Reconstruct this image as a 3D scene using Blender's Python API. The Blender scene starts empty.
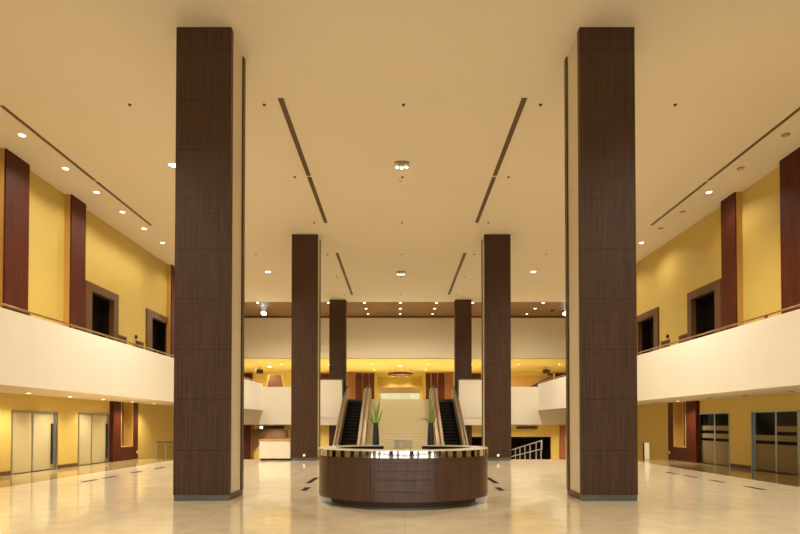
import bpy, bmesh, math, random
from mathutils import Vector

random.seed(7)
C = bpy.context.scene.collection
SC = bpy.context.scene

# ------------------------------------------------------------------ camera, world, exposure
F = 533.0            # focal length in pixels for the 800 px wide frame
EYE = 1.70
cam_data = bpy.data.cameras.new('camera')
cam_data.sensor_width = 36.0
cam_data.lens = 36.0 * F / 800.0
PITCH = math.radians(1.0)
cam_data.shift_y = (424.0 - 267.0 - F * math.tan(PITCH)) / 800.0
cam_data.shift_x = 0.001
cam_data.clip_end = 200
cam = bpy.data.objects.new('camera', cam_data)
cam.location = (-0.09, 0, EYE)
cam.rotation_euler = (math.pi / 2 + PITCH, 0, 0)
C.objects.link(cam)
SC.camera = cam

world = bpy.data.worlds.new('daylight')
SC.world = world
world.use_nodes = True
world.node_tree.nodes['Background'].inputs['Color'].default_value = (1.0, 0.96, 0.90, 1)
world.node_tree.nodes['Background'].inputs['Strength'].default_value = 3.6

SC.view_settings.view_transform = 'Standard'
SC.view_settings.look = 'None'
SC.view_settings.gamma = 1.0
SC.view_settings.use_curve_mapping = False
SC.view_settings.exposure = 0.04
SC.cycles.max_bounces = 10
SC.cycles.diffuse_bounces = 6
SC.cycles.glossy_bounces = 4
SC.cycles.sample_clamp_indirect = 6.0
SC.cycles.use_denoising = True
SC.cycles.caustics_reflective = False
SC.cycles.caustics_refractive = False

WARM = (1.0, 0.89, 0.73)
P_SIDE = 245.0       # watts: downlights along the side ceilings
P_MAIN = 3500.0      # the big downlights between the pillars
P_SOFFIT = 290.0      # downlights under the balconies
P_BAND = 620.0       # downlights in the brown ceiling
P_UPPER = 480.0      # downlights of the upper storey behind the bulkhead
P_LOWER = 1500.0      # lamps of the sunken level

# ------------------------------------------------------------------ materials
def base_mat(name, col, rough=0.6, metal=0.0, spec=0.5):
    m = bpy.data.materials.new(name)
    m.use_nodes = True
    b = m.node_tree.nodes['Principled BSDF']
    b.inputs['Base Color'].default_value = (*col, 1)
    b.inputs['Roughness'].default_value = rough
    b.inputs['Metallic'].default_value = metal
    b.inputs['Specular IOR Level'].default_value = spec
    return m

def N(m, t, **kw):
    n = m.node_tree.nodes.new(t)
    for k, v in kw.items():
        setattr(n, k, v)
    return n

def L(m, a, b):
    m.node_tree.links.new(a, b)

def mottled(name, col, amount=0.08, scale=1.5, rough=0.6, metal=0.0, spec=0.5, bump=0.0):
    m = base_mat(name, col, rough, metal, spec)
    b = m.node_tree.nodes['Principled BSDF']
    tc = N(m, 'ShaderNodeTexCoord')
    no = N(m, 'ShaderNodeTexNoise')
    no.inputs['Scale'].default_value = scale
    no.inputs['Detail'].default_value = 5
    L(m, tc.outputs['Object'], no.inputs['Vector'])
    mx = N(m, 'ShaderNodeMix', data_type='RGBA')
    mx.inputs[6].default_value = (*[c * (1 - amount) for c in col], 1)
    mx.inputs[7].default_value = (*[min(1, c * (1 + amount)) for c in col], 1)
    L(m, no.outputs['Fac'], mx.inputs[0])
    L(m, mx.outputs[2], b.inputs['Base Color'])
    if bump:
        bp = N(m, 'ShaderNodeBump')
        bp.inputs['Strength'].default_value = bump
        bp.inputs['Distance'].default_value = 0.01
        L(m, no.outputs['Fac'], bp.inputs['Height'])
        L(m, bp.outputs['Normal'], b.inputs['Normal'])
    return m

def joint_mask(m, sep_out, period, width, offset=0.0):
    a = N(m, 'ShaderNodeMath', operation='ADD'); a.inputs[1].default_value = offset
    L(m, sep_out, a.inputs[0])
    q = N(m, 'ShaderNodeMath', operation='PINGPONG'); q.inputs[1].default_value = period / 2
    L(m, a.outputs[0], q.inputs[0])
    c = N(m, 'ShaderNodeMath', operation='LESS_THAN'); c.inputs[1].default_value = width / 2
    L(m, q.outputs[0], c.inputs[0])
    return c.outputs[0]

def wood(name, dark, light, rough=0.4, joints=None, vjoint=None, grain=26.0, spec=0.5):
    """vertical grained veneer; joints = (period, width, offset) of horizontal panel joints, vjoint = (x, width)"""
    m = base_mat(name, light, rough, 0, spec)
    b = m.node_tree.nodes['Principled BSDF']
    tc = N(m, 'ShaderNodeTexCoord')
    mp = N(m, 'ShaderNodeMapping')
    mp.inputs['Scale'].default_value = (grain, grain, 0.7)
    L(m, tc.outputs['Object'], mp.inputs['Vector'])
    no = N(m, 'ShaderNodeTexNoise')
    no.inputs['Scale'].default_value = 1.0
    no.inputs['Detail'].default_value = 6
    no.inputs['Roughness'].default_value = 0.65
    L(m, mp.outputs['Vector'], no.inputs['Vector'])
    mp2 = N(m, 'ShaderNodeMapping')
    mp2.inputs['Scale'].default_value = (2, 2, 34)
    L(m, tc.outputs['Object'], mp2.inputs['Vector'])
    no2 = N(m, 'ShaderNodeTexNoise')
    no2.inputs['Scale'].default_value = 1.0
    no2.inputs['Detail'].default_value = 3
    L(m, mp2.outputs['Vector'], no2.inputs['Vector'])
    ad = N(m, 'ShaderNodeMath', operation='MULTIPLY_ADD')
    ad.inputs[1].default_value = 0.35
    L(m, no2.outputs['Fac'], ad.inputs[0]); L(m, no.outputs['Fac'], ad.inputs[2])
    rp = N(m, 'ShaderNodeValToRGB')
    rp.color_ramp.elements[0].position = 0.42; rp.color_ramp.elements[0].color = (*dark, 1)
    rp.color_ramp.elements[1].position = 0.92; rp.color_ramp.elements[1].color = (*light, 1)
    L(m, ad.outputs[0], rp.inputs['Fac'])
    out = rp.outputs['Color']
    if joints or vjoint:
        sp = N(m, 'ShaderNodeSeparateXYZ')
        L(m, tc.outputs['Object'], sp.inputs[0])
        masks = []
        if joints:
            masks.append(joint_mask(m, sp.outputs['Z'], joints[0], joints[1], joints[2]))
        if vjoint:
            s = N(m, 'ShaderNodeMath', operation='SUBTRACT'); s.inputs[1].default_value = vjoint[0]
            L(m, sp.outputs['X'], s.inputs[0])
            a = N(m, 'ShaderNodeMath', operation='ABSOLUTE'); L(m, s.outputs[0], a.inputs[0])
            c = N(m, 'ShaderNodeMath', operation='LESS_THAN'); c.inputs[1].default_value = vjoint[1] / 2
            L(m, a.outputs[0], c.inputs[0]); masks.append(c.outputs[0])
        f = masks[0]
        for q in masks[1:]:
            x = N(m, 'ShaderNodeMath', operation='MAXIMUM'); L(m, f, x.inputs[0]); L(m, q, x.inputs[1]); f = x.outputs[0]
        mx = N(m, 'ShaderNodeMix', data_type='RGBA')
        mx.inputs[7].default_value = (*[c * 0.7 for c in dark], 1)
        L(m, f, mx.inputs[0]); L(m, out, mx.inputs[6])
        out = mx.outputs[2]
    L(m, out, b.inputs['Base Color'])
    return m

def panelled(name, col, zper, zw, rough=0.6, yper=None, yw=0.0, dark=0.86):
    m = mottled(name, col, 0.03, 0.8, rough)
    b = m.node_tree.nodes['Principled BSDF']
    tc = N(m, 'ShaderNodeTexCoord'); sp = N(m, 'ShaderNodeSeparateXYZ')
    L(m, tc.outputs['Object'], sp.inputs[0])
    f = joint_mask(m, sp.outputs['Z'], zper, zw)
    if yper:
        g = joint_mask(m, sp.outputs['Y'], yper, yw)
        x = N(m, 'ShaderNodeMath', operation='MAXIMUM'); L(m, f, x.inputs[0]); L(m, g, x.inputs[1]); f = x.outputs[0]
    mx = N(m, 'ShaderNodeMix', data_type='RGBA')
    mx.inputs[7].default_value = (*[c * dark for c in col], 1)
    old = b.inputs['Base Color'].links[0].from_socket
    L(m, f, mx.inputs[0]); L(m, old, mx.inputs[6]); L(m, mx.outputs[2], b.inputs['Base Color'])
    return m

def emit(name, col, strength):
    m = base_mat(name, col, 0.4)
    b = m.node_tree.nodes['Principled BSDF']
    b.inputs['Emission Color'].default_value = (*col, 1)
    b.inputs['Emission Strength'].default_value = strength
    return m

def stone_floor(name, col, rough):
    m = base_mat(name, col, rough, 0, 0.6)
    b = m.node_tree.nodes['Principled BSDF']
    tc = N(m, 'ShaderNodeTexCoord')
    br = N(m, 'ShaderNodeTexBrick')
    br.offset = 0.0
    br.inputs['Scale'].default_value = 1.0
    br.inputs['Brick Width'].default_value = 3.6
    br.inputs['Row Height'].default_value = 3.6
    br.inputs['Mortar Size'].default_value = 0.005
    br.inputs['Bias'].default_value = 0.0
    br.inputs['Color1'].default_value = (*[c * 0.96 for c in col], 1)
    br.inputs['Color2'].default_value = (*[c * 1.03 for c in col], 1)
    br.inputs['Mortar'].default_value = (*[c * 0.72 for c in col], 1)
    L(m, tc.outputs['Object'], br.inputs['Vector'])
    no = N(m, 'ShaderNodeTexNoise')
    no.inputs['Scale'].default_value = 2.2; no.inputs['Detail'].default_value = 8
    L(m, tc.outputs['Object'], no.inputs['Vector'])
    rp = N(m, 'ShaderNodeValToRGB')
    rp.color_ramp.elements[0].position = 0.3; rp.color_ramp.elements[0].color = (0.86, 0.85, 0.83, 1)
    rp.color_ramp.elements[1].position = 0.7; rp.color_ramp.elements[1].color = (1, 1, 1, 1)
    L(m, no.outputs['Fac'], rp.inputs['Fac'])
    mu = N(m, 'ShaderNodeMix', data_type='RGBA', blend_type='MULTIPLY'); mu.inputs[0].default_value = 1
    L(m, br.outputs['Color'], mu.inputs[6]); L(m, rp.outputs['Color'], mu.inputs[7])
    L(m, mu.outputs[2], b.inputs['Base Color'])
    return m

M = dict(
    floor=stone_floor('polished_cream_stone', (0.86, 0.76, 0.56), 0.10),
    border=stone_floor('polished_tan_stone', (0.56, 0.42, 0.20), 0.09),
    lower_floor=mottled('lower_floor_stone', (0.55, 0.45, 0.30), rough=0.3),
    ceiling=mottled('cream_ceiling_paint', (0.70, 0.625, 0.495), 0.02, 0.4, 0.85, spec=0.2),
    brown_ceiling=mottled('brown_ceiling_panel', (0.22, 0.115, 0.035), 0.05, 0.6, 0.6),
    yellow=mottled('golden_yellow_wall', (0.56, 0.415, 0.10), 0.04, 0.7, 0.6),
    yellow_ceiling=mottled('yellow_ceiling_paint', (0.78, 0.62, 0.17), 0.03, 0.7, 0.7),
    tan=mottled('gold_tan_trim', (0.55, 0.33, 0.09), 0.08, 2, 0.4),
    parapet=panelled('cream_white_panel', (0.90, 0.87, 0.79), 0.95, 0.008, 0.5, 2.4, 0.01, 0.93),
    white=mottled('cream_white_paint', (0.88, 0.84, 0.73), 0.02, 1, 0.5),
    bulkhead=mottled('pale_cream_plaster', (0.76, 0.69, 0.53), 0.02, 0.5, 0.8),
    pillar=wood('brown_pillar_veneer', (0.030, 0.0128, 0.006), (0.090, 0.045, 0.025), 0.48, (1.12, 0.012, 0.0), (0.38, 0.010), 22, 0.3),
    pillar_edge=wood('brown_pillar_edge', (0.045, 0.020, 0.010), (0.10, 0.05, 0.028), 0.4),
    cream_stone=panelled('cream_stone_slab', (0.66, 0.58, 0.42), 1.12, 0.012, 0.4),
    skirt=mottled('grey_green_metal', (0.10, 0.11, 0.095), 0.2, 6, 0.3, 0.5),
    redwood=wood('dark_red_wood', (0.034, 0.006, 0.002), (0.115, 0.022, 0.007), 0.5, None, None, 14, 0.2),
    orangewood=wood('orange_brown_wood', (0.16, 0.045, 0.01), (0.30, 0.10, 0.025), 0.4, None, None, 10),
    framewood=wood('brown_frame_wood', (0.075, 0.030, 0.008), (0.15, 0.068, 0.02), 0.45, None, None, 14),
    deskwood=wood('desk_veneer', (0.038, 0.0165, 0.009), (0.110, 0.052, 0.030), 0.30, None, None, 22),
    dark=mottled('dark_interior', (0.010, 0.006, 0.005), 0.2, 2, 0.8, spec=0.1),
    darkgroove=mottled('groove_brown', (0.035, 0.018, 0.01), 0.1, 2, 0.6),
    slot=mottled('slot_brown', (0.07, 0.035, 0.015), 0.1, 2, 0.6),
    slotrail=mottled('slot_rail', (0.17, 0.10, 0.045), 0.1, 2, 0.5),
    beigeglass=mottled('beige_frosted_glass', (0.50, 0.43, 0.24), 0.03, 1, 0.28),
    frost=mottled('frosted_film', (0.20, 0.15, 0.07), 0.03, 1, 0.4, spec=0.25),
    blackglass=mottled('dark_glass', (0.006, 0.005, 0.005), 0.1, 1, 0.06, spec=0.12),
    metal=mottled('grey_satin_metal', (0.42, 0.40, 0.34), 0.1, 4, 0.3, 0.8),
    palemetal=mottled('pale_satin_metal', (0.36, 0.46, 0.45), 0.1, 4, 0.35, 0.5),
    chrome=mottled('chrome', (0.86, 0.86, 0.84), 0.02, 4, 0.05, 1.0),
    brass=mottled('brass_rail', (0.34, 0.20, 0.07), 0.1, 4, 0.35, 0.8),
    bronze=mottled('bronze_cladding', (0.30, 0.20, 0.085), 0.1, 3, 0.38, 0.4),
    black=mottled('black_rubber', (0.018, 0.017, 0.016), 0.1, 5, 0.5),
    step=mottled('escalator_step', (0.005, 0.004, 0.003), 0.2, 8, 0.7, spec=0.15),
    nosing=mottled('step_nosing', (0.06, 0.045, 0.03), 0.1, 8, 0.4),
    stair=mottled('beige_stair_stone', (0.74, 0.67, 0.47), 0.03, 2, 0.9, spec=0.1),
    riser=mottled('beige_stair_riser', (0.70, 0.63, 0.43), 0.03, 2, 0.9, spec=0.1),
    marble=mottled('white_marble', (0.80, 0.76, 0.66), 0.05, 3, 0.15),
    acrylic=mottled('pale_acrylic', (0.92, 0.92, 0.88), 0.02, 2, 0.15),
    vase=mottled('charcoal_ceramic', (0.022, 0.020, 0.022), 0.1, 4, 0.35),
    leaf=mottled('green_leaf', (0.20, 0.36, 0.06), 0.3, 6, 0.5),
    dryleaf=mottled('dry_leaf', (0.30, 0.19, 0.07), 0.2, 6, 0.6),
    plastic=mottled('white_plastic', (0.8, 0.76, 0.66), 0.02, 4, 0.4),
    offlens=mottled('unlit_lens', (0.42, 0.34, 0.2), 0.05, 4, 0.3),
    lamp=emit('warm_lamp_lens', (1.0, 0.84, 0.55), 9.0),
    nightlens=emit('night_light_lens', (1.0, 0.92, 0.75), 0.5),
    coollamp=emit('cool_lamp_lens', (0.85, 1.0, 0.97), 12.0),
    steel=mottled('stainless_tube', (0.68, 0.68, 0.70), 0.05, 4, 0.25, 0.7),
    paleglass=mottled('pale_sheet_glass', (0.55, 0.68, 0.72), 0.03, 1, 0.08),
)
# see-through glass for the guard rails
g = base_mat('guard_glass', (0.75, 0.78, 0.72), 0.05); M['glass'] = g
gb = g.node_tree.nodes['Principled BSDF']
gb.inputs['Transmission Weight'].default_value = 1.0
gb.inputs['IOR'].default_value = 1.1
ab = M['acrylic'].node_tree.nodes['Principled BSDF']
ab.inputs['Transmission Weight'].default_value = 0.7
ab.inputs['IOR'].default_value = 1.15

# ------------------------------------------------------------------ mesh helpers
class MB:
    def __init__(self): self.bm = bmesh.new()
    def _f(self, vs, mi, smooth=False):
        try:
            f = self.bm.faces.new(vs); f.material_index = mi; f.smooth = smooth
        except ValueError: pass
    def box(self, x0, x1, y0, y1, z0, z1, mi=0):
        x0, x1 = sorted((x0, x1)); y0, y1 = sorted((y0, y1)); z0, z1 = sorted((z0, z1))
        v = [self.bm.verts.new(p) for p in ((x0,y0,z0),(x1,y0,z0),(x1,y1,z0),(x0,y1,z0),(x0,y0,z1),(x1,y0,z1),(x1,y1,z1),(x0,y1,z1))]
        for q in ((3,2,1,0),(4,5,6,7),(0,1,5,4),(1,2,6,5),(2,3,7,6),(3,0,4,7)): self._f([v[i] for i in q], mi)
        return self
    def prism(self, poly, axis, a, b, mi=0):
        """extrude a polygon; axis 'x': poly is (y,z); axis 'y': poly is (x,z); axis 'z': poly is (x,y)"""
        def P(p, t): return {'x': (t, p[0], p[1]), 'y': (p[0], t, p[1]), 'z': (p[0], p[1], t)}[axis]
        A = [self.bm.verts.new(P(p, a)) for p in poly]; B = [self.bm.verts.new(P(p, b)) for p in poly]
        n = len(poly)
        self._f(A[::-1], mi); self._f(B, mi)
        for i in range(n): self._f([A[i], A[(i+1) % n], B[(i+1) % n], B[i]], mi)
        return self
    def tube(self, pts, r, seg=8, mi=0, radii=None):
        pts = [Vector(p) for p in pts]; rings = []
        for i, p in enumerate(pts):
            d = (pts[min(i+1, len(pts)-1)] - pts[max(i-1, 0)]).normalized()
            u = d.cross(Vector((0, 0, 1)) if abs(d.z) < 0.95 else Vector((1, 0, 0))).normalized(); w = d.cross(u)
            rr = radii[i] if radii else r
            rings.append([self.bm.verts.new(p + (u*math.cos(2*math.pi*k/seg) + w*math.sin(2*math.pi*k/seg))*rr) for k in range(seg)])
        for a, b in zip(rings, rings[1:]):
            for k in range(seg): self._f([a[k], a[(k+1) % seg], b[(k+1) % seg], b[k]], mi, True)
        self._f(rings[0][::-1], mi); self._f(rings[-1], mi)
        return self
    def lathe(self, prof, seg=24, mi=0, cx=0, cy=0, ax=1.0, ay=1.0):
        """prof: list of (r, z); closed with caps where r > 0 at the ends"""
        rings = []
        for r, z in prof:
            if r <= 1e-6: rings.append([self.bm.verts.new((cx, cy, z))])
            else: rings.append([self.bm.verts.new((cx + ax*r*math.cos(2*math.pi*k/seg), cy + ay*r*math.sin(2*math.pi*k/seg), z)) for k in range(seg)])
        for a, b in zip(rings, rings[1:]):
            for k in range(seg):
                if len(a) == 1 and len(b) == 1: continue
                if len(a) == 1: self._f([a[0], b[k], b[(k+1) % seg]], mi, True)
                elif len(b) == 1: self._f([a[k], a[(k+1) % seg], b[0]], mi, True)
                else: self._f([a[k], a[(k+1) % seg], b[(k+1) % seg], b[k]], mi, True)
        if len(rings[0]) > 1: self._f(rings[0][::-1], mi)
        if len(rings[-1]) > 1: self._f(rings[-1], mi)
        return self
    def arc_wall(self, a0, a1, outer, inner, z0, z1, seg=64, mi=0, cap=True):
        """curved solid between ellipses outer=(a,b) and inner=(a,b) from angle a0 to a1"""
        rows = []
        for i in range(seg + 1):
            t = a0 + (a1 - a0) * i / seg
            c, s = math.cos(t), math.sin(t)
            rows.append([self.bm.verts.new(p) for p in ((outer[0]*c, outer[1]*s, z0), (outer[0]*c, outer[1]*s, z1), (inner[0]*c, inner[1]*s, z1), (inner[0]*c, inner[1]*s, z0))])
        for a, b in zip(rows, rows[1:]):
            for k in range(4): self._f([a[k], a[(k+1) % 4], b[(k+1) % 4], b[k]], mi, k in (0, 2))
        self._f(rows[0], mi); self._f(rows[-1][::-1], mi)
        return self
    def build(self, name, mats, parent=None, bevel=0.0, loc=None):
        bmesh.ops.recalc_face_normals(self.bm, faces=self.bm.faces)
        me = bpy.data.meshes.new(name); self.bm.to_mesh(me); self.bm.free()
        me.set_sharp_from_angle(angle=math.radians(40))
        for m in (mats if isinstance(mats, (list, tuple)) else [mats]): me.materials.append(m)
        o = bpy.data.objects.new(name, me); C.objects.link(o)
        if parent: o.parent = parent
        if loc: o.location = loc
        if bevel:
            bv = o.modifiers.new('bevel', 'BEVEL'); bv.width = bevel; bv.segments = 2; bv.limit_method = 'ANGLE'
        return o

def tag(o, label=None, cat=None, group=None, kind=None):
    if label: o['label'] = label
    if cat: o['category'] = cat
    if group: o['group'] = group
    if kind: o['kind'] = kind
    return o

def thing(name, label, cat, loc=(0, 0, 0), group=None, rz=0.0):
    o = bpy.data.objects.new(name, None); C.objects.link(o)
    o.empty_display_size = 0.2
    o.location = loc; o.rotation_euler = (0, 0, rz)
    return tag(o, label, cat, group)

def dup(root, loc, label, group=None, rz=None):
    r = root.copy(); C.objects.link(r); r.location = loc
    if rz is not None: r.rotation_euler = (0, 0, rz)
    r['label'] = label
    if group: r['group'] = group
    for ch in list(root.children):
        c = ch.copy(); C.objects.link(c); c.parent = r
        for q in list(ch.children):
            d = q.copy(); C.objects.link(d); d.parent = c
    return r

def struct(o): o['kind'] = 'structure'; return o

# ------------------------------------------------------------------ main dimensions
XW = 13.05           # side walls
H = 10.6             # ceiling height
YF = -8.0            # open glazed front behind the camera
YE = 25.65            # far edge of the main floor
YC = 38.7            # far edge of the cream ceiling, cross parapet
YB = 44.0            # bulkhead
YK = 56.0            # back wall of the upper storey
XB = 10.0            # balcony parapet face
XS = 18.0            # half width of the zone behind
ZS, ZU, ZP = 2.72, 3.5, 4.6     # balcony soffit, upper floor, parapet top
ZL = -1.75           # sunken floor
ZY = 7.15            # yellow ceiling of the upper storey

# ------------------------------------------------------------------ the setting
struct(MB().box(-10.7, 10.7, YF, YE, -0.25, 0).build('floor', M['floor']))
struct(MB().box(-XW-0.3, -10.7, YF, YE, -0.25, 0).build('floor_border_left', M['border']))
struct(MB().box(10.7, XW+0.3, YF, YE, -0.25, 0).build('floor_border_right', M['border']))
struct(MB().box(-XS-0.3, XS+0.3, YE, 63.5, ZL-0.25, ZL).build('floor_lower', M['lower_floor']))
struct(MB().prism([(YE, 0.0), (40.5, ZL + 0.0), (40.5, ZL - 0.2), (YE, -0.25)], 'x', 4.7, 7.0).build('floor_ramp', M['floor']))
struct(MB().box(-XW-0.3, XW+0.3, YE-0.12, YE-0.02, ZL, -0.25).build('wall_floor_edge', M['white']))
struct(MB().box(-XW-0.3, XW+0.3, YF, YC, H, H+0.3).build('ceiling', M['ceiling']))
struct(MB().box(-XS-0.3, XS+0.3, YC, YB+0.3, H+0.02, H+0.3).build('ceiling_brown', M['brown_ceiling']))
struct(MB().box(-XS-0.3, XS+0.3, YB, 63.5, ZY, ZY+0.3).build('ceiling_upper_storey', M['yellow_ceiling']))
struct(MB().box(-XS, XS, YB, YB+0.3, ZY+0.3, H+0.02).box(-XS, XS, YB-0.01, YB+0.3, ZY, ZY+0.3).build('wall_bulkhead', M['bulkhead']))
struct(MB().box(-XS, XS, YB-0.10, YB-0.01, H-0.12, H+0.02).build('trim_1', M['framewood']))

def wall_holes(name, x0, x1, y0, y1, z0, z1, holes, mat):
    ys = sorted({y0, y1, *[v for h in holes for v in h[:2]]}); zs = sorted({z0, z1, *[v for h in holes for v in h[2:]]})
    mb = MB()
    for a, b in zip(ys, ys[1:]):
        run = None
        for c, d in list(zip(zs, zs[1:])) + [(None, None)]:
            solid = c is not None and not any(h[0] <= a and b <= h[1] and h[2] <= c and d <= h[3] for h in holes)
            if solid: run = (run[0], d) if run else (c, d)
            elif run: mb.box(x0, x1, a, b, *run); run = None
    return struct(mb.build(name, mat))

def YW(px): return F * (XW - 0.09 if px < 399 else XW + 0.09) / abs(px - 399.2)      # a photo column on a side wall -> distance

SIDES = {}
SIDES[-1] = dict(
    doors=[(YW(12), YW(57.2), YW(34.6)), (YW(78.6), YW(110.6), YW(93.4))],
    portals=[(YW(83), YW(116), YW(89), YW(111.6)), (YW(145), YW(168.5), YW(150), YW(167))],
    fins=[(17.05, 18.15), (20.5, 21.45), (29.6, 30.6)], gold=[(18.15, 18.4)],
    lowpanel=(23.85, 26.1), niche=(24.5, 25.6))
SIDES[1] = dict(
    doors=[(YW(798.5), YW(751.5), YW(774)), (YW(729.5), YW(697), YW(713))],
    portals=[(YW(723.6), YW(690), YW(718), YW(693.6)), (YW(660), YW(637), YW(656), YW(640))],
    fins=[(16.8, 17.88), (20.28, 21.18), (29.6, 30.6)], gold=[(17.88, 18.12)],
    lowpanel=(23.3, 25.7), niche=(24.1, 25.2))

nm = {-1: 'left', 1: 'right'}
door_no = 0
for s in (-1, 1):
    S = SIDES[s]
    holes = [(d[0], d[1], 0.0, 2.15) for d in S['doors']]
    holes += [(p[2], p[3], ZU, 7.30) for p in S['portals']]
    holes += [(S['niche'][0], S['niche'][1], 0.62, ZS)]
    wall_holes('wall_%s' % nm[s], s*XW, s*(XW+0.4), YF, YC, ZL, H, holes, M['yellow'])
    # returns at the end of the side wall, side of the zone behind
    struct(MB().box(s*(XW+0.4), s*XS, YC-0.3, YC, ZL, H).build('wall_return_%s' % nm[s], M['yellow']))
    struct(MB().box(s*XS, s*(XS+0.3), YC-0.3, 63.5, ZL, H+0.02).build('wall_back_side_%s' % nm[s], M['yellow']))
    # baseboards between the doors
    bb = MB(); prev = YF
    for d in S['doors']:
        bb.box(s*(XW-0.02), s*XW, prev, d[0]-0.06, 0, 0.14); prev = d[1]+0.06
    if prev < S['lowpanel'][0]-0.01: bb.box(s*(XW-0.02), s*XW, prev, S['lowpanel'][0]-0.01, 0, 0.14)
    struct(bb.build('baseboard_%s' % nm[s], M['framewood']))
    # balcony: slab, parapet, floor
    struct(MB().box(s*(XB+0.12), s*XW, YF, YC, ZS, ZU).build('ceiling_under_balcony_%s' % nm[s], M['ceiling']))
    struct(MB().box(s*XB, s*(XB+0.12), YF, YC, ZS-0.03, ZP).build('wall_parapet_%s' % nm[s], M['parapet']))
    # doors
    for i, d in enumerate(S['doors']):
        door_no += 1
        root = struct(thing('door_%d' % door_no, '%s pair of %s doors under the %s balcony' % (('nearer', 'farther')[i], ('beige frosted glass', '', 'dark glass')[s+1], nm[s]), 'door', (s*XW, d[0], 0)))
        w = d[1]-d[0]; mid = d[2]-d[0]
        fr = MB()
        fm = M['metal'] if s < 0 else M['palemetal']
        fr.box(s*-0.02, s*0.2, -0.03, 0.03, 0, 2.17).box(s*-0.02, s*0.2, w-0.03, w+0.03, 0, 2.17).box(s*-0.02, s*0.2, -0.03, w+0.03, 2.12, 2.17)
        fr.build('door_frame', fm, root)
        for (a, b, k) in ((0.035, mid-0.01, 0), (mid+0.01, w-0.035, 1)):
            lf = MB().box(s*(0.06+0.03*k), s*(0.10+0.03*k), a, b, 0.02, 2.115).build('door_leaf', M['beigeglass'] if s < 0 else M['blackglass'], root)
            st = MB()
            for q in (a, b-0.05): st.box(s*(0.045+0.03*k), s*(0.115+0.03*k), q, q+0.05, 0.02, 2.115)
            st.build('door_stile', fm, lf)
            if s > 0:
                bands = [(0.03, 0.98), (1.10, 1.30)] + ([] if (i == 0 and k == 1) else [(1.43, 1.63)])
                for z0, z1 in bands:
                    MB().box(s*(0.052+0.03*k), s*(0.062+0.03*k), a+0.05, b-0.05, z0, z1).build('frosted_band', M['frost'], lf)
        if s < 0:
            hb = MB().box(s*0.04, s*0.075, w-0.24, w-0.14, 0.2, 1.72).box(s*0.07, s*0.1, w-0.21, w-0.17, 0.3, 0.34).box(s*0.07, s*0.1, w-0.21, w-0.17, 1.55, 1.59)
            tag(hb.build('pull_handle', M['black'], root), 'long black pull handle')
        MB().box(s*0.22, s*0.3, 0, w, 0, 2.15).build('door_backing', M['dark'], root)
    # upper portals
    for i, p in enumerate(S['portals']):
        door_no += 1
        root = struct(thing('door_%d' % door_no, '%s brown framed dark doorway above the %s balcony' % (('nearer', 'farther')[i], nm[s]), 'doorway', (s*XW, p[0], ZU)))
        w = p[1]-p[0]; a = p[2]-p[0]; b = p[3]-p[0]
        ft = 7.62-ZU; it = 7.30-ZU
        fr = MB().box(s*-0.08, s*0.14, 0, a+0.02, 0, ft).box(s*-0.08, s*0.14, b-0.02, w, 0, ft).box(s*-0.08, s*0.14, a+0.02, b-0.02, it-0.02, ft)
        fr.build('door_frame', M['framewood'], root)
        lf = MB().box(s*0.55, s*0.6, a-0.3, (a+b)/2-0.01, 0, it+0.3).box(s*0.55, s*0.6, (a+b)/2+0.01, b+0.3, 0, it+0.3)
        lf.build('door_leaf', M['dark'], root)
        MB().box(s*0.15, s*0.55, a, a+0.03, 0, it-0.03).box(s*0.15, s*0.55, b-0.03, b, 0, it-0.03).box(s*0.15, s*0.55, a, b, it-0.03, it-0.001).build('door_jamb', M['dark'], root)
    # wood fins on the upper wall
    for i, (a, b) in enumerate(S['fins']):
        which = ('nearest to the camera', 'second from the camera', 'farthest, beside the far doorway')[i]
        root = thing('wall_fin', 'tall dark red wood fin on the upper %s wall, %s' % (nm[s], which), 'wall panel', (s*XW, a, ZU), 'upper wall fins')
        hh = H-ZU
        MB().box(s*-0.28, s*-0.22, 0, b-a, 0, hh).build('wood_face', M['redwood'], root, 0.01)
        tag(MB().box(s*-0.22, 0, 0, b-a, 0, hh).build('side_panel', M['tan'], root), 'gold tan side')
    for (a, b) in S['gold']:
        o = MB().box(s*-0.12, 0, 0, b-a, 0, H-ZU).build('trim_%d' % (2 if s < 0 else 3), M['tan'], None, 0, (s*XW, a, ZU)); struct(o)
    # low wood panel with niche under the balcony
    a, b = S['lowpanel']; n0, n1 = S['niche']
    root = thing('wood_wall_panel', 'dark red wood panel with tall yellow niche on the %s wall under the balcony' % nm[s], 'wall panel', (s*XW, a, 0), 'niche panels')
    w = b-a; p0 = n0-a; p1 = n1-a
    MB().box(s*-0.18, 0, 0, p0, 0, ZS).box(s*-0.18, 0, p1, w, 0, ZS).box(s*-0.18, 0, p0, p1, 0, 0.62).build('wood_face', M['redwood'], root)
    MB().box(s*0.2, s*0.25, p0-0.05, p1+0.05, 0.6, ZS).build('niche_back', M['yellow'], root)
    MB().box(s*-0.185, s*0.2, p0, p0+0.05, 0.62, ZS).box(s*-0.185, s*0.2, p1-0.05, p1, 0.62, ZS).box(s*-0.185, s*0.2, p0, p1, 0.62, 0.67).build('niche_frame', M['tan'], root)
    MB().box(s*0.05, s*0.2, p0+0.55 if s < 0 else p0+0.50, p0+0.68 if s < 0 else p0+0.63, 0.67, ZS).build('niche_post', M['framewood'], root)
    tag(MB().box(s*-0.195, s*-0.18, w-0.14 if s < 0 else w-0.16, w-0.05 if s < 0 else w-0.07, 0.28, 0.40).build('socket_plate', M['plastic'], root), 'small white socket plate')

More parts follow.
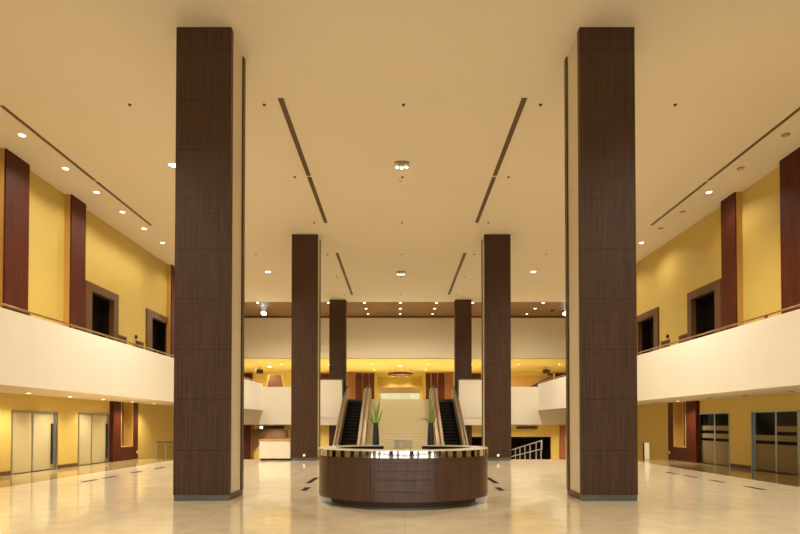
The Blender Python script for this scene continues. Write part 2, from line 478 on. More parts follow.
# unseen dark door slabs added on the side walls to stripe the chrome reflection
for s in (-1, 1):
    for i, y in enumerate((-5.5, -1.5, 2.5, 6.5, 10.3, 14.0)):
        struct(MB().box(s*(XW-0.03), s*XW, y, y+1.7, 0, 2.15).build('door_%d' % (9+i+(0 if s < 0 else 6)), M['redwood' if i % 2 else 'blackglass']))

# unseen facade behind the camera: dark bars added for the chrome to reflect
fac = MB()
for i in range(-5, 6):
    hw = (0.10, 0.75, 0.35)[i % 3]
    fac.box(i*2.4+0.5-hw, i*2.4+0.5+hw, YF, YF+0.15, 0, H)
for z in (0.05, 2.6, 5.3, 8.0): fac.box(-XW, XW, YF, YF+0.12, z-0.05, z+0.05)
struct(fac.build('chrome_stripe_bars', M['dark']))

struct(MB().box(-XW-0.3, XW+0.3, YF-0.3, YF, 4.6, H).build('wall_front_light_block', M['bulkhead']))  # unseen wall added over the front opening so daylight enters low

# cross parapets, raised end panels, slab of the upper floor
for s in (-1, 1):
    struct(MB().box(s*4.2, s*XS, YC, YC+0.2, 1.66, 4.40).build('wall_cross_parapet_%s' % nm[s], M['white']))
    root = struct(thing('wall_end_panel_%s' % nm[s], 'raised white panel with dark metal edge beside the %s escalator' % nm[s], 'wall panel', (s*4.12, 37.6, 0)))
    MB().box(0, s*2.1, 0, 0.12, 2.15, 4.82).build('panel', M['white'], root)
    MB().box(s*0.1, s*2.1, 0.06, 0.14, 1.62, 2.15).build('lower_panel', M['white'], root)
    MB().box(s*2.0, s*2.1, 0.12, YC-37.6, 1.62, 4.5).build('return_panel', M['white'], root)
    tag(MB().box(s*-0.05, s*2.1, -0.03, 0.14, 4.82, 4.92).box(s*-0.09, 0, -0.03, 0.14, 3.6, 4.92).build('edge_strip', M['skirt'], root), 'dark grey metal edge')
struct(MB().box(-XS, XS, YC+0.2, 63.5, 3.2, ZU).box(-XS, -4.2, YC+0.2, 63.5, 1.66, 3.2).box(4.2, XS, YC+0.2, 63.5, 1.66, 3.2).build('floor_upper_storey', M['white']))

# back walls
bw = MB().box(-XS, -2.65, YK, YK+0.3, ZU, ZY).box(2.65, XS, YK, YK+0.3, ZU, ZY)
bw.box(-2.65, -2.55, YK+0.3, 62, ZU, ZY).box(2.55, 2.65, YK+0.3, 62, ZU, ZY).box(-2.65, 2.65, 62, 62.3, ZU, ZY)
struct(bw.build('wall_back_upper', M['yellow_ceiling']))
lw = MB()
lw.box(-XS, 4.9, 48, 48.3, ZL, 1.66).box(13.6, XS, 48, 48.3, ZL, 1.66).box(4.9, 13.6, 48, 48.3, 0.55, 1.66)
struct(lw.build('wall_back_lower', M['yellow']))
struct(MB().box(4.6, 13.9, 50.5, 50.7, ZL, 1.5).box(4.7, 4.9, 48.3, 50.5, ZL, 1.5).box(13.6, 13.8, 48.3, 50.5, ZL, 1.5).box(4.7, 13.8, 48.3, 50.5, 0.75, 0.8).build('wall_lower_recess', M['dark']))

# upper storey wood panels
def back_panel(x0, x1, z1, mat, label):
    o = MB().box(x0, x1, -0.15, 0, 0, z1).build('wood_wall_panel', mat, None, 0.01, (0, YK-0.002, ZU))
    tag(o, label, 'wall panel', 'wood panels of the upper storey back wall')
def XK(px): return (px-399.2)*YK/F - 0.09
for s, sd in ((-1, 'left'), (1, 'right')):
    xs = lambda a, b: tuple(sorted((s*XK(400+a), s*XK(400+b))))
    back_panel(*xs(45.4, 53.2), 3.6, M['orangewood'], 'wide orange brown wood panel behind the %s escalator' % sd)
    for k, (a, b) in enumerate(((38, 44.6), (31.4, 37.2), (25.8, 30.6))):
        back_panel(*xs(a, b), 3.54, M['redwood'], 'dark red wood panel behind the %s escalator, %s the orange one' % (sd, ('next to', 'second from', 'third from')[k]))
    back_panel(*xs(70, 81), 3.5, M['redwood'], 'dark red wood panel seen between the far %s pillars' % sd)
    back_panel(*xs(147.5, 168), 3.5, M['redwood'], 'dark red wood panel at the far %s end of the upper back wall' % sd)

# dark red panel with gold edge on the lower back wall, left; gold strip on the right
root = thing('wood_wall_panel', 'dark red wood panel with gold edge on the sunken level, far left', 'wall panel', (-14.6, 47.99, ZL))
MB().box(-1.2, 1.2, -0.12, 0, 0, 3.35).build('wood_face', M['redwood'], root)
tag(MB().box(1.2, 1.42, -0.14, 0, 0, 3.35).build('edge_strip', M['orangewood'], root), 'gold brown edge strip')
root = thing('stair_underside', 'sloping brown stair underside on the sunken level behind the white counter', 'stair', (-12.3, 46.9, ZL))
MB().prism([(-0.75, 3.0), (2.3, 3.0), (2.3, 2.2), (0.15, 2.2), (-0.75, 0.9)], 'y', 0, 0.6).build('soffit_panel', M['framewood'], root)
o = MB().box(0, 0.5, -0.1, 0, 0, 3.3).build('wall_strip', M['orangewood'], None, 0, (14.35, 47.99, ZL)); tag(o, 'orange brown vertical strip on the yellow wall at far right', 'wall panel')

# ------------------------------------------------------------------ pillars
def make_pillar(z0, width, depth, label, loc):
    r = thing('pillar', label, 'pillar', loc, 'brown wood and cream stone pillars')
    w = width/2; d = depth; ztop = H
    MB().box(-w+0.035, w-0.035, 0.06, d-0.06, z0, ztop).build('stone_panel', M['cream_stone'], r)
    ch = 0.05
    MB().prism([(-w, 0.16), (-w, 0.0), (w, 0.0), (w, 0.16), (w-0.07, 0.16), (w-0.07, 0.07), (-w+0.07, 0.07), (-w+0.07, 0.16)], 'z', z0+0.13, ztop-0.0).build('front_cladding', M['pillar'], r)
    MB().prism([(-w, d-0.16), (-w, d), (w, d), (w, d-0.16), (w-0.07, d-0.16), (w-0.07, d-0.07), (-w+0.07, d-0.07), (-w+0.07, d-0.16)], 'z', z0+0.13, ztop).build('rear_cladding', M['pillar_edge'], r)
    tag(MB().box(-w+0.01, w-0.01, 0.012, 0.16, z0, z0+0.13).build('base_skirt', M['skirt'], r), 'grey metal skirt')
    MB().box(-w+0.015, w-0.015, 0.16, d-0.01, z0, z0+0.14).build('side_skirt', M['pillar_edge'], r)
    return r
PX = 4.38
for s, sd in ((-1, 'left'), (1, 'right')):
    make_pillar(0.0, 1.23, 1.12, 'nearest and biggest brown pillar, %s of the round desk' % sd, (s*4.52 + 0.05, 11.8, 0))
    r = make_pillar(0.0, 1.22, 0.98, 'mid-distance brown pillar on the %s, at the floor edge' % sd, (s*4.52, 24.85, 0))
    lm = MB().lathe([(0.0, 0), (0.055, 0), (0.06, 0.008), (0.05, 0.02), (0, 0.024)], 16).build('night_light', M['nightlens'], r, 0, (0.0, 0.0, 0.24))
    lm.rotation_euler = (math.pi/2, 0, 0); tag(lm, 'small white oval light near the base')
    make_pillar(ZL, 1.18, 0.68, 'farthest dark brown pillar on the %s, by the escalator' % sd, (s*4.50, 38.0, 0))

# ------------------------------------------------------------------ reception desk
desk = thing('reception_desk', 'round brown wood reception desk with chrome band in the centre of the lobby', 'desk', (0.0, 11.86, 0))
A, B = 1.86, 1.42
gap = 0.27
a0, a1 = math.pi/2 + gap, math.pi/2 + 2*math.pi - gap
MB().arc_wall(a0, a1, (A, B), (A-0.06, B-0.06), 0.165, 1.03, 128).build('wood_front', M['deskwood'], desk)
tag(MB().arc_wall(a0, a1, (A+0.012, B+0.012), (A-0.06, B-0.06), 1.03, 1.165, 128).build('chrome_band', M['chrome'], desk), 'mirror chrome band')
tag(MB().arc_wall(a0, a1, (A+0.012, B+0.012), (A-0.34, B-0.34), 1.165, 1.19, 128).build('counter_top', M['marble'], desk), 'pale marble top')
MB().arc_wall(a0, a1, (A-0.061, B-0.061), (A-0.10, B-0.10), 0.17, 1.16, 96).build('inner_lining', M['black'], desk)
MB().arc_wall(a0+0.1, a1-0.1, (A-0.102, B-0.102), (A-0.75, B-0.70), 0.72, 0.75, 96).build('work_surface', M['black'], desk)
MB().arc_wall(math.pi*0.98, math.pi*2.02, (A-0.30, B-0.05), (A-0.5, B-0.25), 0.0, 0.165, 96).build('toe_kick', M['darkgroove'], desk)
tag(MB().arc_wall(math.pi*1.0, math.pi*2.0, (A-0.295, B-0.045), (A-0.35, B-0.1), 0.0, 0.04, 96).build('kick_strip', M['skirt'], desk), 'grey metal kick strip')
for q in (-1, 1):
    tag(MB().box(q*(A-0.30), q*(A-0.035), -0.24, 0.2, 0.0, 0.163).build('plinth_block', M['marble'], desk, 0.01), 'white plinth block')
for z in (0.36, 0.60, 0.77, 0.93):
    MB().arc_wall(math.pi*1.385, math.pi*1.615, (A+0.004, B+0.004), (A-0.01, B-0.01), z-0.005, z+0.005, 32).build('reveal_line', M['darkgroove'], desk)
for t in (1.385, 1.615):
    MB().arc_wall(math.pi*t-0.003, math.pi*t+0.003, (A+0.004, B+0.004), (A-0.01, B-0.01), 0.165, 1.03, 2).build('panel_joint', M['darkgroove'], desk)

pod = thing('podium', 'pale translucent box stand in the gap at the back of the round desk', 'stand', (0.0, 13.62, 0))
MB().box(-0.23, 0.23, -0.12, 0.14, 0.04, 1.29).build('body', M['acrylic'], pod, 0.015)
MB().box(-0.255, 0.255, -0.16, 0.17, 1.29, 1.325).build('top_plate', M['paleglass'], pod, 0.005)
MB().box(-0.2, 0.2, -0.09, 0.11, 0.0, 0.04).build('base', M['skirt'], pod)

# vases with spiky plants
def blade(root3, tip, bend, w, mat, par):
    """one long strap leaf: a curved ribbon with a fold along its middle"""
    mb = MB(); n = 9; rows = []
    p0 = Vector(root3); p2 = Vector(tip); p1 = (p0+p2)/2 + Vector(bend)
    for i in range(n+1):
        t = i/n
        p = (1-t)**2*p0 + 2*t*(1-t)*p1 + t*t*p2
        d = (2*(1-t)*(p1-p0) + 2*t*(p2-p1)).normalized()
        sdir = d.cross(Vector((0.25, 1, 0))).normalized(); nn = sdir.cross(d)
        ww = 1.05*w*(0.45+0.75*math.sin(math.pi*min(1, t*0.9+0.12)))*(1-t**4)+0.0008
        rows.append([mb.bm.verts.new(q) for q in (p-sdir*ww, p-nn*ww*0.35, p+sdir*ww, p+nn*0.002)])
    for a, b in zip(rows, rows[1:]):
        for k in range(4): mb._f([a[k], a[(k+1) % 4], b[(k+1) % 4], b[k]], 0, True)
    mb._f(rows[0][::-1], 0); mb._f(rows[-1], 0)
    return mb.build('leaf', mat, par)
def make_plant(loc, label, leaves):
    v = thing('potted_plant', label, 'plant', loc, 'vases of spiky leaves on the round desk')
    pr = [(0, 0), (0.082, 0), (0.086, 0.012), (0.080, 0.2), (0.066, 0.40), (0.057, 0.54), (0.048, 0.54), (0.05, 0.46), (0, 0.45)]
    MB().lathe(pr, 28).build('vase', M['vase'], v)
    for (rx, ry, tip, bend, w, dry) in leaves:
        blade((rx, ry, 0.44), tip, bend, w, M['dryleaf'] if dry else M['leaf'], v)
make_plant((-0.66, 13.02, 1.19), 'charcoal vase of upright green leaves on the left back of the desk', [
    (0.0, 0.01, (0.13, 0.0, 1.32), (0.0, 0, 0.0), 0.016, 0), (0.01, 0.0, (0.03, 0.04, 0.98), (-0.03, 0, 0), 0.018, 0), (-0.02, 0, (-0.16, 0.0, 0.95), (-0.05, 0, 0.04), 0.018, 0),
    (0.02, -0.01, (0.17, -0.04, 0.9), (0.02, 0, 0.02), 0.017, 0), (-0.01, 0.02, (-0.04, 0.05, 1.02), (0.02, 0, 0), 0.015, 0), (-0.02, -0.01, (-0.24, -0.05, 0.70), (-0.02, 0, 0.12), 0.016, 0), (0.01, 0.02, (0.06, 0.1, 1.05), (0.0, 0, 0), 0.013, 0)])
make_plant((0.68, 13.02, 1.19), 'charcoal vase with one drooping dry leaf on the right back of the desk', [
    (0.0, 0.01, (-0.04, 0.0, 1.38), (-0.02, 0, 0.0), 0.017, 0), (0.01, 0.0, (0.02, 0.03, 1.10), (0.03, 0, 0), 0.018, 0), (-0.01, 0, (-0.02, -0.02, 1.0), (-0.03, 0, 0), 0.019, 0),
    (0.02, 0.0, (0.12, 0.0, 1.28), (0.03, 0, 0.02), 0.014, 1), (0.02, 0.02, (0.22, 0.03, 0.98), (0.03, 0, 0.08), 0.014, 1), (-0.02, -0.01, (-0.36, -0.05, 0.55), (0.12, 0, 0.28), 0.013, 1), (0.01, -0.01, (0.06, -0.04, 0.9), (0.0, 0, 0), 0.018, 0)])

# ------------------------------------------------------------------ escalators and the broad stair
RISE, RUN = 0.2125, 0.368
NST = 25
YT, ZT = 38.75, ZU                         # head of the flights
def make_escalator(s, sd):
    r = thing('escalator', '%s escalator with black steps and bronze sides' % sd, 'escalator', (s*3.22, YT, ZT), 'escalators beside the broad stair')
    slope = RISE/RUN
    yb = -NST*RUN; zb = -NST*RISE
    for i in range(NST-1):
        y1 = -i*RUN; z1 = -i*RISE
        MB().box(-0.57, 0.57, y1-RUN, y1, z1-RISE-0.25, z1-RISE).box(-0.57, 0.57, y1-RUN-0.008, y1-RUN+0.01, z1-RISE-0.012, z1-RISE+0.002, 1).build('step', [M['step'], M['nosing']], r)
    MB().box(-0.57, 0.57, 0.0, 1.4, -0.3, 0.0).build('landing_plate', M['nosing'], r)
    for q in (-1, 1):
        inner = (q == -s)                     # the side towards the broad stair is the wider one
        wd = 0.46 if inner else 0.30
        x0, x1 = q*0.58, q*(0.58+wd)
        yz = [(yb, zb-0.05), (yb, zb+0.78)]
        up = 0.80
        poly = [(yb+0.0, zb-0.0), (yb-0.3, zb+0.5), (yb+0.1, zb+up)]
        poly += [(0.0, up), (0.9, up+0.02), (1.15, up-0.2), (1.1, 0.0), (1.1, -0.5), (0.0, -0.9), (yb+0.9, zb-0.0)]
        MB().prism(poly, 'x', x0, x1).build('balustrade', M['bronze'], r)
        hr = [(q*(0.58+wd/2), y, z) for y, z in ((yb-0.1, zb+0.55), (yb-0.26, zb+0.75), (yb-0.1, zb+0.93), (yb+0.3, zb+0.3*slope+0.93), (-0.05, 0.93), (0.35, 1.0), (0.85, 1.0), (1.08, 0.92), (1.13, 0.72), (1.05, 0.5))]
        b = MB().tube(hr, 0.045, 8).build('handrail', M['slot'], r)
    return r
make_escalator(-1, 'left'); make_escalator(1, 'right')

st = thing('broad_stair', 'broad beige stair rising between the two escalators', 'stair', (0, YT, ZT))
NS = 31; r_ = (ZT-ZL)/NS; t_ = 0.30
for i in range(-1, NS):
    y1 = -i*t_; z1 = -i*r_
    MB().box(-2.178, 2.178, y1-t_, y1, z1-r_-0.19, z1-r_-0.03, 1).box(-2.178, 2.178, y1-t_-0.02, y1, z1-r_-0.03, z1-r_, 0).build('step', [M['stair'], M['riser']], st)

# glass screen at the head of the stair
gs = thing('glass_screen', 'pale glass screen with brown top band at the head of the broad stair', 'screen', (0, 54.5, ZU))
MB().box(-2.15, 2.15, 0, 0.12, 1.36, 1.95).build('top_band', M['bronze'], gs)
for k in range(4):
    MB().box(-2.0+k*1.0+0.02, -1.0+k*1.0-0.02, 0.04, 0.07, 0.05, 1.36).build('glass_pane', M['paleglass'], gs)
for x in (-2.1, 2.1): MB().box(x-0.05, x+0.05, 0, 0.12, 0, 1.36).build('post', M['tan'], gs)

# ring chandelier
rc = thing('ring_chandelier', 'dark red ring chandelier hanging over the head of the broad stair', 'chandelier', (0.0, 50.0, 6.39))
MB().arc_wall(0, 2*math.pi, (1.17, 1.17), (1.02, 1.02), -0.08, 0.08, 64).build('ring', M['redwood'], rc)
tag(MB().arc_wall(0, 2*math.pi, (1.00, 1.00), (0.96, 0.96), -0.05, 0.05, 64).build('inner_band', M['slot'], rc), 'brown inner band')
for k in range(4):
    t = k*math.pi/2+0.4; MB().tube([(1.08*math.cos(t), 1.08*math.sin(t), 0.05), (1.08*math.cos(t), 1.08*math.sin(t), 0.76)], 0.006, 6).build('hanging_wire', M['black'], rc)

# ------------------------------------------------------------------ handrails and guards
for s, sd in ((-1, 'left'), (1, 'right')):
    hr = thing('handrail', 'brass handrail running along the top of the %s balcony parapet' % sd, 'handrail', (s*(XB+0.06), 0, ZP), 'balcony handrails')
    MB().tube([(0, YF, 0.11), (0, YC, 0.11)], 0.028, 10).build('rail', M['brass'], hr)
    for k in range(14):
        y = 12.4 + k*1.9 + (0.4 if s > 0 else 0)
        if y < YC: MB().box(-0.03, 0.03, y-0.03, y+0.03, 0.0, 0.10).build('bracket', M['brass'], hr)

rr = thing('ramp_handrail', 'silver two-bar handrail descending the ramp right of the right mid pillar', 'handrail', (6.80, 25.75, 0))
sl = -0.113
def rz(y): return sl*y
MB().tube([(0, 0.0, 0.50), (0, 0.0, 0.86), (0, 0.06, 0.90), (0, 11.0, 0.90+rz(11.0))], 0.026, 8).build('top_bar', M['steel'], rr)
MB().tube([(0, 0.0, 0.50), (0, 11.0, 0.50+rz(11.0))], 0.022, 8).build('middle_bar', M['steel'], rr)
for y in (0.18, 1.1, 2.35, 3.5, 4.7, 5.9, 7.2, 8.5, 9.8):
    MB().box(-0.022, 0.022, y-0.022, y+0.022, rz(y)-0.03, 0.90+rz(y)).build('post', M['steel'], rr)

gl = thing('glass_guard', 'glass guard with dark top rail at the floor edge beside the left wall', 'railing', (-11.55, 25.2, 0))
MB().box(0, 3.2, -0.03, 0.03, 0.82, 0.87).build('top_rail', M['darkgroove'], gl)
for x in (0.0, 0.42, 0.82, 1.25, 1.7, 2.2, 2.7): MB().box(x, x+0.05, -0.025, 0.025, 0, 0.82).build('post', M['metal'], gl)
for x in (0.06, 0.48, 0.88, 1.31, 1.76, 2.26): MB().box(x, x+0.34, -0.006, 0.006, 0.05, 0.78).build('glass_pane', M['glass'], gl)
gr = thing('glass_guard', 'white-panelled guard with dark post at the floor edge beside the right pillar', 'railing', (9.75, 25.2, 0))
MB().box(0, 1.98, -0.03, 0.03, 0.82, 0.87).build('top_rail', M['metal'], gr)
for x in (0.0, 0.7, 1.68): MB().box(x, x+0.05, -0.025, 0.025, 0, 0.82).build('post', M['darkgroove'], gr)
for x in (0.06, 0.76): MB().box(x, x+0.6, -0.006, 0.006, 0.05, 0.8).build('glass_pane', M['glass'], gr)
tag(MB().box(1.74, 1.96, -0.02, 0.02, 0.02, 0.82).build('end_panel', M['white'], gr), 'white end panel')

ct = thing('counter', 'white service counter beside the left mid pillar', 'counter', (-6.63, 24.95, 0))
MB().box(0, 1.45, 0, 0.55, 0.09, 0.90).build('body', M['white'], ct)
tag(MB().box(-0.03, 1.45, -0.03, 0.56, 0.90, 0.98).build('top', M['tan'], ct), 'thin tan top')
MB().box(0.04, 1.45, 0.04, 0.52, 0.0, 0.09).build('plinth', M['darkgroove'], ct)

# ------------------------------------------------------------------ wall details above the balconies
for s, sd in ((-1, 'left'), (1, 'right')):
    ys = ((YW(117), YW(125)), (YW(135), YW(142))) if s < 0 else ((YW(690.5), YW(680.5)), (YW(670.5), YW(662.5)))
    for k, (a, b) in enumerate(ys):
        v = thing('wall_vent', '%s brown louvred vent low on the upper %s wall' % (('nearer', 'farther')[k], sd), 'vent', (s*XW, a, 5.2), 'brown wall vents')
        MB().box(s*-0.05, 0, 0, b-a, 0, 0.62).build('frame', M['framewood'], v)
        for j in range(4): MB().box(s*-0.075, s*-0.05, 0.06, b-a-0.06, 0.08+j*0.13, 0.14+j*0.13).build('slat', M['redwood'], v)
    y = YW(135 if s < 0 else 668.8)
    o = MB().lathe([(0, 0), (0.10, 0), (0.11, 0.02), (0.07, 0.07), (0, 0.08)], 20).build('alarm_bell', M['redwood'], None, 0, (s*XW, y, 5.98))
    o.rotation_euler = (0, -s*math.pi/2, 0)
    tag(o, 'small round red brown alarm bell on the upper %s wall' % sd, 'bell', 'alarm bells')

# linear vents on the lower back wall, dark signs and stair beams of the far upper storey
for s, sd in ((-1, 'left'), (1, 'right')):
    v = thing('linear_vent', 'dark slotted vent high on the yellow wall of the sunken level, %s' % sd, 'vent', (s*11.4, 47.98, 1.27), 'linear vents')
    MB().box(-0.95, 0.95, -0.05, 0, 0, 0.24).build('frame', M['slot'], v)
    for j in range(2): MB().box(-0.9, 0.9, -0.06, -0.05, 0.05+j*0.09, 0.08+j*0.09).build('slat', M['slotrail'], v)
    sg = thing('hanging_speaker', 'small dark box hung under the yellow ceiling, far %s' % sd, 'speaker', (-13.45 if s < 0 else 14.0, 51.0, ZY), 'ceiling speakers')
    MB().box(-0.3, 0.3, -0.12, 0.12, -0.62, -0.22).build('cabinet', M['darkgroove'], sg, 0.02)
    MB().tube([(0, 0, 0), (0, 0, -0.24)], 0.03, 8).build('bracket', M['black'], sg)
sb = thing('upper_stair', 'brown stair with a slanted dark side rising at far right of the upper storey', 'stair', (12.3, 51, ZU))
MB().prism([(-0.9, 1.25), (2.35, 2.95), (2.35, 2.55), (-0.1, 1.25), (-0.1, 0.5), (-0.9, 0.5)], 'y', -0.1, 0).build('stringer', M['slot'], sb)
MB().prism([(-2.6, 0.4), (2.35, 0.4), (2.35, 2.9), (-2.6, 2.9)], 'y', 0.5, 0.6).build('rear_panel', M['tan'], sb)
MB().box(2.35, 2.5, -0.1, 0.1, 0, 3.1).build('post', M['tan'], sb)
sb = thing('upper_stair', 'brown stair underside tapering upward at far left of the upper storey', 'stair', (-12.0, 51, ZU))
MB().prism([(-1.1, 0.0), (1.1, 0.0), (0.6, 2.9), (-0.65, 2.9)], 'y', 0.3, 0.5).build('soffit_panel', M['framewood'], sb)
for a, b in (((-1.1, 0.4), (-0.65, 2.9)), ((1.1, 0.4), (0.6, 2.9))):
    MB().tube([(a[0], 0.25, a[1]), (b[0], 0.25, b[1])], 0.07, 6).build('side_beam', M['tan'], sb)

# ------------------------------------------------------------------ ceiling slots
def slot(x, y0, y1, label):
    r = thing('linear_diffuser', label, 'air diffuser', (x, y0, H), 'ceiling slot diffusers')
    w = 0.075 if abs(x) < 5 else 0.05; ln = y1-y0
    MB().box(-w, w, 0, ln, -0.012, 0.02).build('slot_body', M['slot'], r)
    for q in (-w, -0.012, w-0.024): MB().box(q, q+0.024, 0, ln, -0.02, -0.012).build('rail', M['slotrail'], r)
for s, sd in ((-1, 'left'), (1, 'right')):
    slot(s*3.33, 14.4, 18.93, 'nearer half of the near %s slot diffuser over the central aisle' % sd)
    slot(s*3.33, 19.05, 23.4, 'farther half of the near %s slot diffuser over the central aisle' % sd)
    slot(s*3.33, 27.6, 31.95, 'nearer half of the short far %s slot diffuser over the aisle' % sd)
    slot(s*3.33, 32.07, 36.5, 'farther half of the short far %s slot diffuser over the aisle' % sd)
    slot(s*11.2, 14.75, 19.3, 'nearer half of the long slot diffuser along the %s side ceiling' % sd)
    slot(s*11.2, 19.42, 23.7, 'farther half of the long slot diffuser along the %s side ceiling' % sd)

# floor grilles
def grille(x, y0, y1, w, label):
    r = thing('floor_grille', label, 'floor grille', (x, y0, 0), 'dark floor grilles')
    MB().box(-w/2, w/2, 0, y1-y0, 0.0, 0.006).build('frame', M['slot'], r)
    n = max(2, int((y1-y0)/0.25))
    MB().box(-w/2+0.03, w/2-0.03, 0.03, (y1-y0)-0.03, 0.006, 0.009).build('grating', M['dark'], r)
for s, sd in ((-1, 'left'), (1, 'right')):
    grille(s*2.70, 15.3, 16.9, 0.17, 'longer dark floor grille on the %s of the round desk' % sd)
    grille(s*2.53, 13.6, 14.3, 0.17, 'shorter dark floor grille nearest the round desk on its %s' % sd)
for s, sd, segs in ((-1, 'left', (15.6, 16.7, 18.4, 20.3)), (1, 'right', (13.8, 15.5, 16.9, 18.1))):
    for k, y in enumerate(segs):
        grille(s*9.35, y, y+0.75, 0.12, 'thin dark floor grille along the %s side, %s from the camera' % (sd, ('first', 'second', 'third', 'fourth')[k]))

# ------------------------------------------------------------------ lamps
ORD = ['first', 'second', 'third', 'fourth', 'fifth', 'sixth', 'seventh', 'eighth', 'ninth', 'tenth']
def spot(parent, power, angle=2.6, blend=0.9, col=WARM, z=-0.06, size=0.12):
    ld = bpy.data.lights.new('lamp_light', 'SPOT')
    ld.energy = power; ld.color = col; ld.spot_size = angle; ld.spot_blend = blend; ld.shadow_soft_size = size
    lo = bpy.data.objects.new('lamp_light', ld); C.objects.link(lo)
    lo.parent = parent; lo.location = (0, 0, z)
    return lo
def downlight(loc, rad, label, group, lit=True, power=0.0, angle=2.6, col=WARM, lens=None):
    r = thing('downlight', label, 'ceiling light', loc, group)
    MB().lathe([(rad*0.8, 0.01), (rad, 0.01), (rad*1.18, -0.004), (rad*1.15, -0.018), (rad*0.98, -0.02), (rad*0.8, -0.006)], 24).build('trim_ring', M['plastic'] if lit else M['slotrail'], r)
    MB().lathe([(0, -0.024), (rad*0.6, -0.022), (rad*0.97, -0.016), (rad*0.97, 0.005), (0, 0.005)], 24).build('lens', lens or (M['lamp'] if lit else M['offlens']), r)
    if lit and power: spot(r, power, angle, 0.9, col)
    return r

yl = [14.4, 16.25, 18.4, 20.3, 22.2, 24.1, 26.0, 27.9, 29.8, 31.7, 33.6, 35.5]
for i, y in enumerate(yl[1:7]):
    downlight((-11.7, y, H), 0.10, 'lit round downlight along the left wall, %s visible from the camera' % ORD[i], 'downlights along the left wall', True, P_SIDE)
for i, y in enumerate(yl[1:7]):
    lit = i in (2, 5)
    downlight((11.8, y, H), 0.10, '%s round downlight along the right wall, %s visible from the camera' % ('lit' if lit else 'unlit', ORD[i]), 'downlights along the right wall', lit, P_SIDE)
for i, y in enumerate((29.0, 33.0, 37.0)):
    for s, sd in ((-1, 'left'), (1, 'right')):
        downlight((s*11.6, y, H), 0.10, 'downlight over the far %s balcony, %s behind the near pillar' % (sd, ORD[i]), 'downlights behind the near pillars', True, P_SIDE)
for s, sd in ((-1, 'left'), (1, 'right')):
    downlight((s*7.85, 18.15, H), 0.15, 'large bright downlight just outside the near %s pillar' % sd, 'large downlights', True, P_MAIN)
    downlight((s*7.85, 5.2, H), 0.15, 'added unseen downlight brightening the near floor, on the %s' % sd, 'large downlights', True, P_MAIN*0.8)  # out-of-view lamps added to brighten the near floor and ceiling
    downlight((s*7.75, 31.0, H), 0.15, 'large bright downlight outside the mid-distance %s pillar' % sd, 'large downlights', True, P_MAIN)
    for i, y in enumerate((17.4, 19.6, 21.8, 24.2, 26.3)):
        lit = s < 0 or i == 3
        downlight((s*12.2, (y if s < 0 else y-0.7), ZS), 0.08, '%s small downlight under the %s balcony, %s from the camera' % ('lit' if lit else 'unlit', sd, ORD[i]), 'downlights under the %s balcony' % sd, lit, P_SOFFIT, 2.4)
# brown ceiling
names = {-10.5: 'far left', -7.9: 'second left', -5.3: 'left of the far left pillar', -2.65: 'left aisle', 0.0: 'middle', 2.65: 'right aisle', 5.3: 'right of the far right pillar', 10.5: 'far right'}
for x, n in names.items():
    downlight((x, YC+0.35, H+0.02), 0.10, 'small lit downlight at the front of the brown ceiling, %s' % n, 'front row of the brown ceiling', True, P_BAND if abs(x) < 6 else P_BAND*1.3)
for x, n in ((-2.65, 'left'), (0.0, 'middle'), (2.65, 'right'), (10.4, 'far right')):
    downlight((x, 41.0, H+0.02), 0.10, 'small lit downlight in the middle of the brown ceiling, %s' % n, 'middle row of the brown ceiling', True, P_BAND*0.2)
    downlight((x*0.985, 43.0, H+0.02), 0.09, 'small lit downlight at the back of the brown ceiling, %s' % n, 'back row of the brown ceiling', False or True, 0)
# cool floodlights
for s, sd in ((-1, 'left'), (1, 'right')):
    fl = thing('floodlight', 'cool white floodlight under the brown ceiling at the far %s' % sd, 'floodlight', (s*10.75 if s < 0 else 13.0, 42.0, H+0.02), 'cool floodlights')
    MB().box(-0.05, 0.05, -0.05, 0.05, -0.15, 0).build('bracket', M['black'], fl)
    MB().box(-0.22, 0.22, -0.15, 0.15, -0.30, -0.15).build('housing', M['darkgroove'], fl, 0.02)
    MB().lathe([(0, -0.335), (0.12, -0.33), (0.2, -0.305), (0.2, -0.29), (0, -0.29)], 20).build('lens', M['coollamp'], fl)
    fl.rotation_euler = (-0.75, 0, 0)
    spot(fl, 350, 2.3, 0.8, (0.9, 1.0, 0.95), -0.36)
    o = MB().lathe([(0, -0.10), (0.12, -0.09), (0.16, -0.03), (0.16, 0), (0, 0)], 20).build('ceiling_speaker', M['darkgroove'], None, 0, (s*8.1 if s < 0 else 11.9, 41.6, H+0.02))
    tag(o, 'dark round fitting on the brown ceiling beside the %s floodlight' % sd, 'speaker', 'dark ceiling fittings')

# triple eyeball fixtures of the aisle ceiling
for y, n, lit in ((18.0, 'near', 0), (31.0, 'far', 0)):
    g3 = thing('eyeball_light', '%s chrome fixture of three round lamps over the central aisle' % n, 'ceiling light', (0.0, y, H), 'three-lamp ceiling fixtures')
    MB().lathe([(0, 0), (0.27, 0), (0.26, -0.02), (0, -0.025)], 32, 0, 0, 0, 1.0, 0.55).build('mounting_plate', M['metal'], g3)
    for x, yy in ((-0.16, 0), (0.0, 0.05), (0.16, 0)):
        b = MB().lathe([(0, -0.16), (0.06, -0.14), (0.09, -0.08), (0.085, -0.03), (0.05, 0), (0, 0)], 18).build('lamp_head', M['chrome'], g3, 0, (x, yy, -0.02))
        MB().lathe([(0, -0.166), (0.045, -0.158), (0.055, -0.148), (0, -0.14)], 14).build('lens', M['lamp'], b)
sd_ = thing('smoke_detector', 'small white smoke detector behind the near three-lamp fixture', 'smoke detector', (-0.02, 19.35, H))
MB().lathe([(0, -0.05), (0.06, -0.045), (0.08, -0.01), (0.08, 0), (0, 0)], 20).build('cover', M['plastic'], sd_)
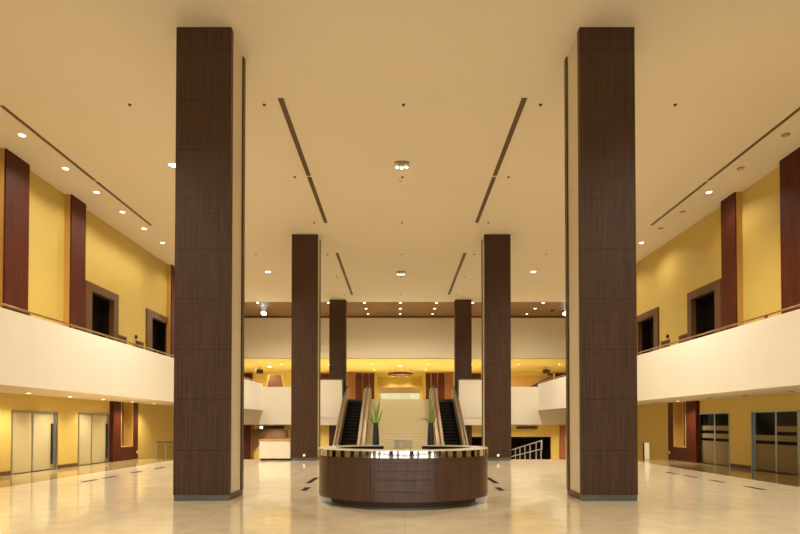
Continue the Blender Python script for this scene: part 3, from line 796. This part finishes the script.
MB().lathe([(0, -0.058), (0.03, -0.055), (0.035, -0.045), (0, -0.04)], 14).build('sensor', M['metal'], sd_)

# sprinklers
proto = None
rows = [(14.7, 'nearest'), (19.05, 'second'), (23.4, 'third'), (27.8, 'fourth'), (32.1, 'fifth'), (36.5, 'farthest')]
cols = [(-7.6, 'left outer'), (-3.85, 'left inner'), (0.03, 'middle'), (3.85, 'right inner'), (7.6, 'right outer')]
for ry, rn in rows:
    for cx, cn in cols:
        if abs(cx) > 7 and ry in (19.05, 23.4, 32.1, 36.5): continue
        lab = 'tiny brown sprinkler head on the cream ceiling, %s row from the camera, %s line' % (rn, cn)
        if proto is None:
            proto = thing('sprinkler', lab, 'sprinkler', (cx, ry, H), 'ceiling sprinklers')
            MB().lathe([(0, -0.02), (0.045, -0.015), (0.05, 0), (0, 0)], 16).build('escutcheon', M['slot'], proto)
            MB().lathe([(0, -0.045), (0.025, -0.042), (0.012, -0.035), (0.012, -0.018), (0, -0.018)], 12).build('head', M['slot'], proto)
        else: dup(proto, (cx, ry, H), lab)

# upper storey and sunken level lamps
for i, x in enumerate((-14.5, -10.8, -6.5, -2.6, 2.6, 6.5, 10.8, 14.5)):
    downlight((x, 48.5, ZY), 0.10, 'downlight in the yellow upper storey ceiling, %s from the left' % ORD[i], 'downlights of the upper storey', True, P_UPPER, 2.8)
    downlight((x, 53.5, ZY), 0.10, 'downlight near the upper back wall, %s from the left' % ORD[i], 'downlights by the upper back wall', True, P_UPPER*0.6, 2.6)
downlight((0.0, 50.0, ZY), 0.16, 'bright lamp in the ceiling above the ring chandelier', None, True, P_UPPER*1.5, 2.8)
for x, n in ((-0.85, 'left'), (0.85, 'right')):
    downlight((x, 61.0, ZY), 0.10, '%s wall-washing lamp in the recess behind the ring chandelier' % n, 'recess lamps', True, P_UPPER*0.5, 2.2)
downlight((-12.4, 50.5, ZY), 0.2, 'bright lamp at the far left of the upper storey beside the dark box', None, True, P_UPPER, 2.6)
for i, x in enumerate((-15.5, -11.0, -7.0, 7.0, 11.0, 15.5)):
    downlight((x, 45.6, 1.66), 0.10, 'lamp above the sunken level, %s from the left' % ORD[i], 'lamps of the sunken level', True, P_LOWER*0.5, 2.8)
wl = thing('wall_lamp', 'small bright lamp under the cross parapet beside the left vent', 'lamp', (-12.45, 47.9, 1.4))
MB().box(-0.12, 0.12, -0.10, 0.0, -0.1, 0.1).build('housing', M['plastic'], wl, 0.02)
MB().box(-0.10, 0.10, -0.12, -0.10, -0.08, 0.08).build('lens', M['lamp'], wl)
